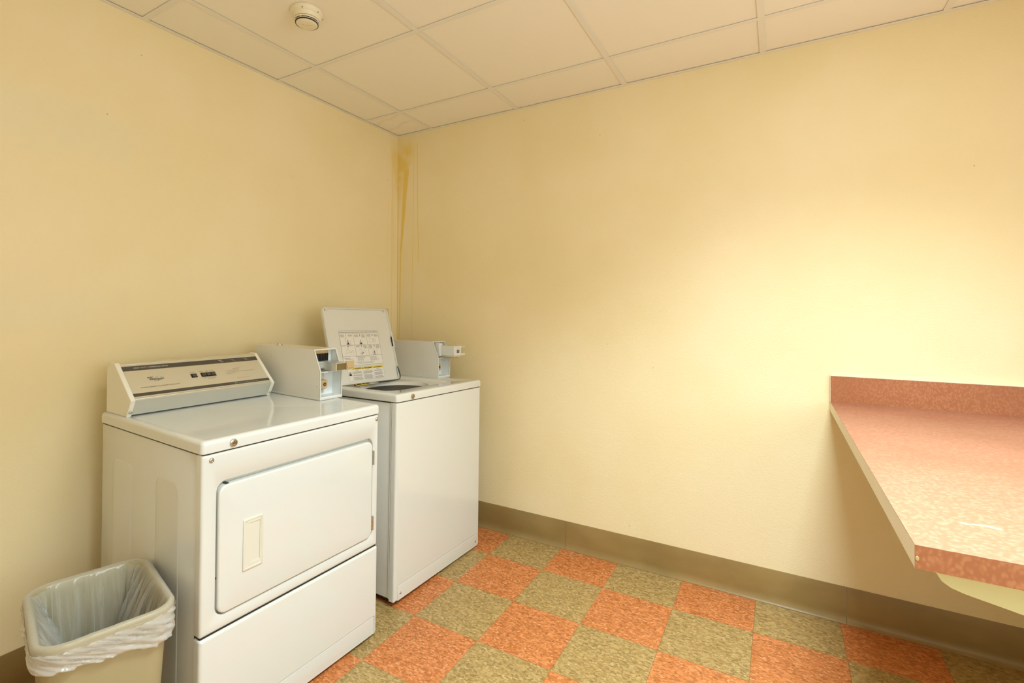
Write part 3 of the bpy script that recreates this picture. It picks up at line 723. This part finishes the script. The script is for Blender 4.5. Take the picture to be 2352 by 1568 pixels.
plate_y(MB(), st).build('front_panel', M_WHITE2, wa, 40)
for sx in (.0422, .6408): screw(wa, (sx, .0003, .030), .0052)
MB().box(.004, W-.004, .004, D-.004, HW-LT-.006, HW-LT+.004).build('lid_gap', M_DARK, wa, 0)
# top deck: rounded edge, lid recess, bowl and tub opening
N = 8
def rz(x0, x1, y0, y1, r, z): return [Vector((a, b, z)) for a, b in rr(x0, x1, y0, y1, r, N)]
st = [rz(-.001, W+.001, -.002, D, .012, HW-LT), rz(-.003, W+.003, -.004, D+.002, .014, HW-LT+.002)]
for k in range(7):
    t_ = k/6*PI/2; i = .011*(1-math.cos(t_)); st.append(rz(-.003+i, W+.003-i, -.004+i, D+.002-i, .014-i*.8, HW-.011+.011*math.sin(t_)))
ox, oy = .288, .272
st += [rz(.052, .530, .082, .468, .05, HW), rz(.056, .526, .086, .464, .048, HW-.0030), rz(.060, .522, .090, .460, .045, HW-.0085), rz(.082, .494, .106, .440, .12, HW-.0095)]
def oval(rx, ry, z):
    pts_ = rr(-1, 1, -1, 1, .999, N); return [Vector((ox+a*rx, oy+b*ry, z)) for a, b in pts_]
st += [oval(.190, .158, HW-.013), oval(.180, .150, HW-.026), oval(.168, .140, HW-.046), oval(.160, .133, HW-.052), oval(.158, .131, HW-.060)]
MB().loft(st, True, False).build('top_deck', M_WHITE2, wa, 40)
MB().loft([oval(.168, .140, HW-.064), oval(.172, .143, HW-.076), oval(.205, .19, HW-.082), oval(.205, .19, HW-.35), oval(.05, .05, HW-.352)], False, True).build('wash_tub', M_OLIVEIN, wa, 40)
barrel_lock(wa, (.0986, -.004, .8715), .0115)
# small notice on the recess back ledge
Fd = frame((.150, .395, HW-.0082), (1, 0, 0), (0, .96, .28))
lb = MB().box(0, .150, 0, .030, 0, .0006).build('notice_label', M_YELLOW, wa, 0, mw=Fd)
lines('fine_print', Fd @ Matrix.Translation((0, 0, .0006)), [(.006, .036, .006, .024), (.044, .060, .008, .020), (.066, .092, .008, .024)], M_TXTK, wa, kind='stuff')
MB().box(.098, .148, -.002, .026, .0006, .001).build('notice_label', M_LABEL, wa, 0, mw=Fd)
# open lid (hinged on worn pins, twisted a little)
Lm = Matrix(((.9934, .1106, .0296, .0294), (-.1144, .9490, .2939, .4270), (.0044, -.2954, .9554, .8881), (0, 0, 0, 1)))
LW, LH = .4200, .4020
mb = MB(); nsg = 8
def lz_(i, y, r): return [Vector((a, y, b)) for a, b in rr(i, LW-i, i, LH-i, r, nsg)]
# inner face looks towards -y (the camera); a raised hem runs round it
mb.loft([lz_(.004, .018, .014), lz_(.0012, .016, .017), lz_(0, .011, .018), lz_(0, -.002, .018), lz_(.0012, -.0050, .017), lz_(.0058, -.0055, .013), lz_(.0075, -.003, .012), lz_(.0088, .0015, .011), lz_(.012, .0015, .010)])
lid = mb.build('open_lid', M_WHITE2, wa, 40, mw=Lm)
# finger notch in the front edge
MB().prism([(.160, LH+.001), (.168, LH-.0045), (.240, LH-.0045), (.249, LH+.001), (.249, LH-.007), (.160, LH-.007)], 'y', -.0062, .012).build('finger_notch', M_WHITE2, lid, 0)
for u_, v_ in ((.0180, LH-.010), (LW-.028, LH-.012)):
    MB().cyl((u_, .0015, v_), (u_, -.0075, v_), .0065, .0050, n=16).build('lid_bumper', M_HANDLE, lid, 40)
for u_ in (.007, .011): pass
MB().box(LW-.006, LW+.004, -.0060, .0, .180, .266, .001, 1).build('hinge_bracket', M_WHITE, lid, 0)
for v_ in (.192, .218, .244): MB().cyl((LW-.001, -.0064, v_), (LW-.001, -.0058, v_), .0016, n=8).build('bracket_hole', M_DARK, lid, 0)
MB().box(LW-.0115, LW-.007, -.0055, -.001, .186, .240).build('bracket_slot', M_DARK, lid, 0)
hb = MB().box(LW-.012, LW+.003, -.0075, -.001, .006, .074, .005, 2).build('hinge_arm', M_STEEL, lid, 30)
MB().tube([(LW-.008, -.008, .070), (LW-.006, -.011, .05), (LW-.002, -.011, .02), (LW-.004, -.006, .004)], .0022).build('hinge_spring', M_DARK, lid, 40)
MB().tube([(LW-.30, .006, -.0035), (LW-.05, .006, -.0035), (LW+.004, .006, .002), (LW+.006, .004, .016)], .0022).build('hinge_rod', M_DARK, lid, 40)
# instruction sheet
Fl = frame((0, .0012, 0), (1, 0, 0), (0, 0, 1))
s0, s1, t0, t1 = .0770, .3260, .0955, .2790
def plate_l(name, u0, u1, v0, v1, m, z1=.0004, r=.006):
    mb = MB(); mb.loft([[Vector((a, b, z)) for a, b in rr(u0, u1, v0, v1, r, 4)] for z in (-.0002, z1)]); return mb.build(name, m, lid, 0, mw=Fl)
sh = plate_l('instruction_sheet', s0, s1, t0, t1, M_LABEL, .0003)
F3 = Fl @ Matrix.Translation((0, 0, .0003))
def rectline(u0, u1, v0, v1, r): return [(a, b) for a, b in rr(u0, u1, v0, v1, r, 4)]+[rr(u0, u1, v0, v1, r, 4)[0]]
lwid = .0008
stroke(F3, [rectline(s0, s1, t0, t1, .006), [(s0, .2635), (s1, .2635)], [(s0, .2020), (s1, .2020)], [(s0, .1440), (s1, .1440)],
            [(s0+.084, .2635), (s0+.084, .1440)], [(s0+.167, .2635), (s0+.167, .1440)]], lwid, M_TXTK, lid, 'sheet_frame')
lettering("OPERATING INSTRUCTIONS / INSTRUCTIONS POUR L'OUVERTURE DE MACHINE LAVER COMMERCIALE", F3, s0+.004, .2685, .0042, M_TXTK, lid, width=s1-s0-.008, bold=.015)
cells = [(s0, .2020), (s0+.084, .2020), (s0+.167, .2020), (s0, .1440), (s0+.084, .1440), (s0+.167, .1440)]
rng = random.Random(3); fine = []
for k, (u_, v_) in enumerate(cells):
    lettering(str(k+1), F3, u_+.0375, v_+.047, .0100, M_TXTK, lid, bold=.02)
    cw = .080
    for side in (0, 1):
        for r_ in range([3, 5, 4, 1, 5, 6][k] if side else [4, 4, 4, 1, 3, 6][k]):
            a = u_+(.004 if side == 0 else .050)+rng.random()*.004; b = a+.020+rng.random()*.006
            y_ = v_+.0545-.0036*r_; x_ = a
            while x_ < b:
                w_ = .002+rng.random()*.004; fine.append((x_, min(x_+w_, b), y_-.0009, y_+.0009)); x_ += w_+.0011
for r_ in range(3):
    for c_ in range(3):
        for q_ in range(2 if c_ == 0 else 5):
            if c_ == 0 and r_ > 1: continue
            a = s0+.008+c_*.080+(.004 if r_ else 0); y_ = .134-.0052*r_ if c_ == 0 else .136-.0050*q_
            x_ = a; b = a+.030+rng.random()*.022
            while x_ < b and (c_ == 0 or r_ == 0):
                w_ = .002+rng.random()*.005; fine.append((x_, x_+w_, y_-.0009, y_+.0009)); x_ += w_+.0012
for y_, a, b in ((.140, .155, .245), (.1085, .150, .270), (.1035, .170, .255), (.0995, .082, .120)):
    x_ = a
    while x_ < b: w_ = .002+rng.random()*.005; fine.append((x_, x_+w_, y_-.0009, y_+.0009)); x_ += w_+.0012
lines('fine_print', F3, fine, M_GREY, lid, kind='stuff')
# simple line drawings of the six steps
u_, v_ = cells[0]; agit = lambda u, v: ([(u-.010, v+.026), (u-.010, v), (u+.018, v), (u+.018, v+.026)])
def blob(u, v, s=1): return [(u-.0015*s, u+.0015*s, v+.006*s, v+.022*s), (u-.004*s, u+.004*s, v+.003*s, v+.008*s), (u-.007*s, u+.007*s, v, v+.004*s)]
bl = blob(cells[0][0]+.046, cells[0][1]+.004, 1.1)+blob(cells[1][0]+.042, cells[1][1]+.004, 1.0)+blob(cells[5][0]+.036, cells[5][1]+.012, .8)+[(cells[5][0]+.028, cells[5][0]+.044, cells[5][1]+.003, cells[5][1]+.006), (cells[4][0]+.034, cells[4][0]+.040, cells[4][1]+.008, cells[4][1]+.013), (cells[4][0]+.042, cells[4][0]+.047, cells[4][1]+.013, cells[4][1]+.018)]
lines('agitator_drawing', F3, bl, M_TXTK, lid)
dr_ = []
u_, v_ = cells[0]; dr_ += [[(u_+.034, v_+.030), (u_+.034, v_+.003), (u_+.062, v_+.003), (u_+.062, v_+.022)], [(u_+.036, v_+.030), (u_+.030, v_+.036), (u_+.036, v_+.042), (u_+.041, v_+.038)]]
u_, v_ = cells[1]; dr_ += [[(u_+.030, v_+.026), (u_+.032, v_+.003), (u_+.054, v_+.003), (u_+.056, v_+.022)], [(u_+.050, v_+.030), (u_+.053, v_+.034)]]
u_, v_ = cells[2]; dr_ += [[(u_+.008, v_+.033), (u_+.030, v_+.034), (u_+.040, v_+.022), (u_+.036, v_+.010), (u_+.026, v_+.008), (u_+.012, v_+.020)], [(u_+.042, v_+.036), (u_+.058, v_+.026), (u_+.050, v_+.010), (u_+.040, v_+.018), (u_+.042, v_+.036)], [(u_+.046, v_+.030), (u_+.052, v_+.016)]]
u_, v_ = cells[3]; dr_ += [[(u_+.020, v_+.006), (u_+.022, v_+.018), (u_+.058, v_+.018), (u_+.062, v_+.030), (u_+.068, v_+.030), (u_+.070, v_+.008)], [(u_+.054, v_+.019), (u_+.036, v_+.042)], [(u_+.036, v_+.040), (u_+.029, v_+.030), (u_+.029, v_+.020)]]
u_, v_ = cells[4]; dr_ += [[(u_+.024, v_+.012), (u_+.034, v_+.004), (u_+.050, v_+.014), (u_+.042, v_+.024), (u_+.024, v_+.012)], [(u_+.020, v_+.030), (u_+.034, v_+.028), (u_+.040, v_+.034), (u_+.026, v_+.040)], [(u_+.056, v_+.036), (u_+.060, v_+.020), (u_+.066, v_+.006)]]
u_, v_ = cells[5]; dr_ += [[(u_+.022, v_+.028), (u_+.022, v_+.003), (u_+.052, v_+.003), (u_+.056, v_+.016), (u_+.050, v_+.028)], [(u_+.036, v_+.038), (u_+.044, v_+.044)]]
stroke(F3, dr_, .0008, M_GREY, lid)
# warning sheet
w0, w1, q0, q1 = .0925, .3205, .0165, .0838
plate_l('warning_label', w0, w1, q0, q1, M_LABEL, .0003, .003)
stroke(F3, [rectline(w0, w1, q0, q1, .003), [(w0+.026, q0), (w0+.026, q1)], [(w0+.093, q0), (w0+.093, .070)], [(w0+.160, q0), (w0+.160, .070)]], .0005, M_GREY, lid, 'label_frame')
lines('warning_band', F3, [(w0+.026, w1-.002, .0738, .0835)], M_YELLOW, lid, .0002)
F4 = F3 @ Matrix.Translation((0, 0, .0002))
for u_, a, wd in ((.1360, 'WARNING', .040), (.1920, 'AVERTISSEMENT', .054), (.2660, 'ADVERTENCIA', .044)):
    lettering(a, F4, u_, .0757, .0060, M_TXTK, lid, width=wd, bold=.03)
    mb = MB(); mb.loft([[Vector(p) for p in ((u_-.0095, .0752, z), (u_-.0020, .0752, z), (u_-.0058, .0820, z))] for z in (0, .0003)]); mb.build('warning_triangle', M_TXTK, lid, 0, mw=F4)
fine = []
for c_ in range(3):
    for r_ in range(13):
        if r_ in (1, 5, 8) and c_ == 0 or r_ in (1, 6) and c_ == 1 or r_ in (1, 4, 9) and c_ == 2: continue
        a = w0+.030+.067*c_; y_ = .0705-.0041*r_; b = a+.058-rng.random()*.012
        if r_ == 0: a += .016; b = a+.020
        x_ = a
        while x_ < b: w_ = .002+rng.random()*.005; fine.append((x_, min(x_+w_, b), y_-.0010, y_+.0010)); x_ += w_+.0011
lines('fine_print', F3, fine, M_GREY, lid, kind='stuff')
lines('hand_symbol', F3, [(w0+.005, w0+.021, .044, .049), (w0+.007, w0+.019, .049, .054), (w0+.008, w0+.010, .054, .064), (w0+.012, w0+.014, .054, .061), (w0+.016, w0+.018, .054, .065)], M_TXTK, lid)
coin_box(wa, .5809, .2197, HW, .1120, .425, 'washer')

# ------------------------------------------------------------------ utility cover behind the lid
uc = empty('wall_cover_plate', 'beige utility cover plate on the wall behind the open washer lid', 'cover plate', (-.235, 0, 1.06))
mb = MB(); plate_y(mb, [(-.15, .15, -.23, .226, .004, -.0005), (-.15, .15, -.23, .226, .004, -.004), (-.148, .148, -.228, .224, .003, -.006)]); mb.build('plate', M_UTIL, uc, 0)
screw(uc, (.13, -.006, .20), .004); screw(uc, (.13, -.006, -.20), .004)

# ------------------------------------------------------------------ waste bin with liner
BZ = .505
bn = empty('waste_bin', 'tan plastic waste bin with a clear bag liner, left of the dryer', 'bin', mw=Matrix.Translation((-1.8935, -.6085, 0)) @ Matrix.Rotation(math.radians(-13.5), 4, 'Z'))
BW, BL_ = .142, .186
def bl_(i, z, r=.062, n=10): return [Vector((a, b, z)) for a, b in rr(-BW+i, BW-i, -BL_+i, BL_-i, max(r-i*.7, .004), n)]
mb = MB()
mb.loft([bl_(.046, 0), bl_(.042, .004), bl_(.014, BZ-.032), bl_(.012, BZ-.030), bl_(.0015, BZ-.028), bl_(0, BZ-.024), bl_(0, BZ-.008), bl_(.003, BZ-.002), bl_(.008, BZ), bl_(.013, BZ-.002), bl_(.0165, BZ-.008), bl_(.0175, BZ-.03), bl_(.045, .008), bl_(.06, .006)])
mb.build('bin_body', M_BIN, bn, 40)
# liner: inside wall, over the rim, down outside
import itertools
n = 44; ring = rr(-BW, BW, -BL_, BL_, .05, n); NR = len(ring)
def ring_at(i):
    return rr(-BW+i, BW-i, -BL_+i, BL_-i, max(.05-i*.7, .006), n)
# even spacing: add points on straight sides
def resample(P, M_):
    P = [Vector(p) for p in P]; P2 = P+[P[0]]; d = [0]
    for a, b in zip(P2, P2[1:]): d.append(d[-1]+(b-a).length)
    out_ = []; k = 0
    for q in range(M_):
        s_ = d[-1]*q/M_
        while d[k+1] < s_: k += 1
        f = (s_-d[k])/max(1e-9, d[k+1]-d[k]); out_.append(P2[k].lerp(P2[k+1], f))
    return out_
MU = 420
base = resample(rr(-BW, BW, -BL_, BL_, .062, 10), MU)
nrm = []
for k in range(MU):
    e = base[(k+1) % MU]-base[k-1]; nrm.append(Vector((e.y, -e.x)).normalized())
rows = []
inner = [(.042, .10), (.038, .14), (.035, .19), (.032, .24), (.029, .29), (.027, .33), (.0255, .37), (.024, .40), (.0225, .43), (.021, .455), (.0195, .475), (.0180, .490), (.0150, .500)]
top = [(.010, BZ+.0010), (.006, BZ+.0012), (.0015, BZ-.0005), (-.0012, BZ-.006)]
outer_n = 26
def fold(s, k=0): return noise.noise(Vector((s*3.1, k*7.3, 0)))
for (i, z) in inner:
    row = []; dep = max(0, (BZ-.005-z)/.4)
    for k in range(MU):
        s_ = k/MU*2*PI; c_ = Vector((math.cos(s_)*4.6, math.sin(s_)*4.6, 0))
        w_ = noise.noise(c_*.9+Vector((0, 7, z*1.5)))*1.2
        rid = 1-abs(noise.noise(c_*1.15+Vector((w_*.7, 0, z*.8))))*2.5          # ridged folds
        rid2 = 1-abs(noise.noise(c_*3.3+Vector((3, w_, z*2.6))))*3.2
        rid3 = abs(noise.noise(c_*6+Vector((1, 5, z*16))))
        a_ = .055*min(1, dep*2.6)*max(0, rid)**1.4 + .010*min(1, dep*8)*max(0, rid2)+.006*min(1, dep*6)*rid3
        p = base[k]-nrm[k]*(i+.001+a_)
        row.append(Vector((p.x, p.y, z)))
    rows.append(row)
for (i, z) in top:
    row = []
    for k in range(MU):
        s_ = k/MU*2*PI; c_ = Vector((math.cos(s_), math.sin(s_), 0))
        a_ = .0011*abs(noise.noise(c_*14+Vector((0, 0, z*4))))+.0006
        p = base[k]-nrm[k]*(i-(a_ if i < .004 else 0)); row.append(Vector((p.x, p.y, z+(a_ if i >= .0015 else 0))))
    rows.append(row)
for q in range(1, outer_n+1):
    f = q/outer_n; row = []
    for k in range(MU):
        s_ = k/MU*2*PI; c_ = Vector((math.cos(s_), math.sin(s_), 0)); b = base[k]
        # drop: long at the right front corner, short at the left front corner
        u_ = (b.x+BW)/(2*BW)
        drop = .044+.034*u_+.012*noise.noise(c_*3.3+Vector((5, 2, 1)))+.005*noise.noise(c_*11)
        z = BZ-.006-f*drop
        tilt = noise.noise(Vector((b.x*9+b.y*7, z*62+b.x*22, 2.3)))
        belly = .005*math.sin(min(1, f*1.15)*PI)*(.4+1.3*abs(noise.noise(c_*2.2+Vector((0, 4, 0)))))
        d1 = 1-abs(noise.noise(Vector((b.x*5+b.y*4, z*95+b.x*40, 2.3))))*3.2      # slanting creases
        d2 = 1-abs(noise.noise(Vector((b.x*17+b.y*15, z*150+b.x*50, 5.1))))*3.0
        a_ = -.0045*min(1, f*5)+belly+.0055*max(0, d1)*min(1, f*5)+.0025*max(0, d2)*min(1, f*5)-.004*max(0, f-.3)+(.004*(f**3))
        p = b+nrm[k]*max(a_, -.0085 if z < BZ-.033 else .0012); row.append(Vector((p.x, p.y, z)))
    rows.append(row)
mb = MB(); mb.loft(rows, False, False); mb.build('bag_liner', M_BAG, bn, 180, label='clear plastic bag folded over the rim')

rows = []
for q in range(0, 19):
    f = .03+.97*q/18; row = []
    for k in range(MU):
        s_ = k/MU*2*PI; c_ = Vector((math.cos(s_), math.sin(s_), 0)); b = base[k]
        u_ = (b.x+BW)/(2*BW)
        drop = .046+.036*u_+.010*noise.noise(c_*3.3+Vector((5, 2, 1)))+.004*noise.noise(c_*13)
        z = BZ-.006-f*drop-(1-f)*.006*(1+noise.noise(c_*5))
        d1 = 1-abs(noise.noise(Vector((b.x*4+b.y*5+9, z*75+b.x*34, 7.3))))*3.0
        d2 = 1-abs(noise.noise(Vector((b.x*20+b.y*12, z*130+b.x*40, 1.1))))*2.6
        roll = .0035*math.exp(-((f-.93)/.07)**2)
        a_ = -.0015+.0060*max(0, d1)+.0030*max(0, d2)+roll-.003*max(0, f-.4)
        p = b+nrm[k]*max(a_, -.0060 if z < BZ-.033 else .0022); row.append(Vector((p.x, p.y, z)))
    rows.append(row)
mb = MB(); mb.loft(rows, False, False); mb.build('bag_cuff', M_BAG2, bn, 180, label='gathered cuff of the bag under the rim')

def depth(o): return 0 if o.parent is None else 1+depth(o.parent)
assert max(depth(o) for o in sc.objects) <= 2
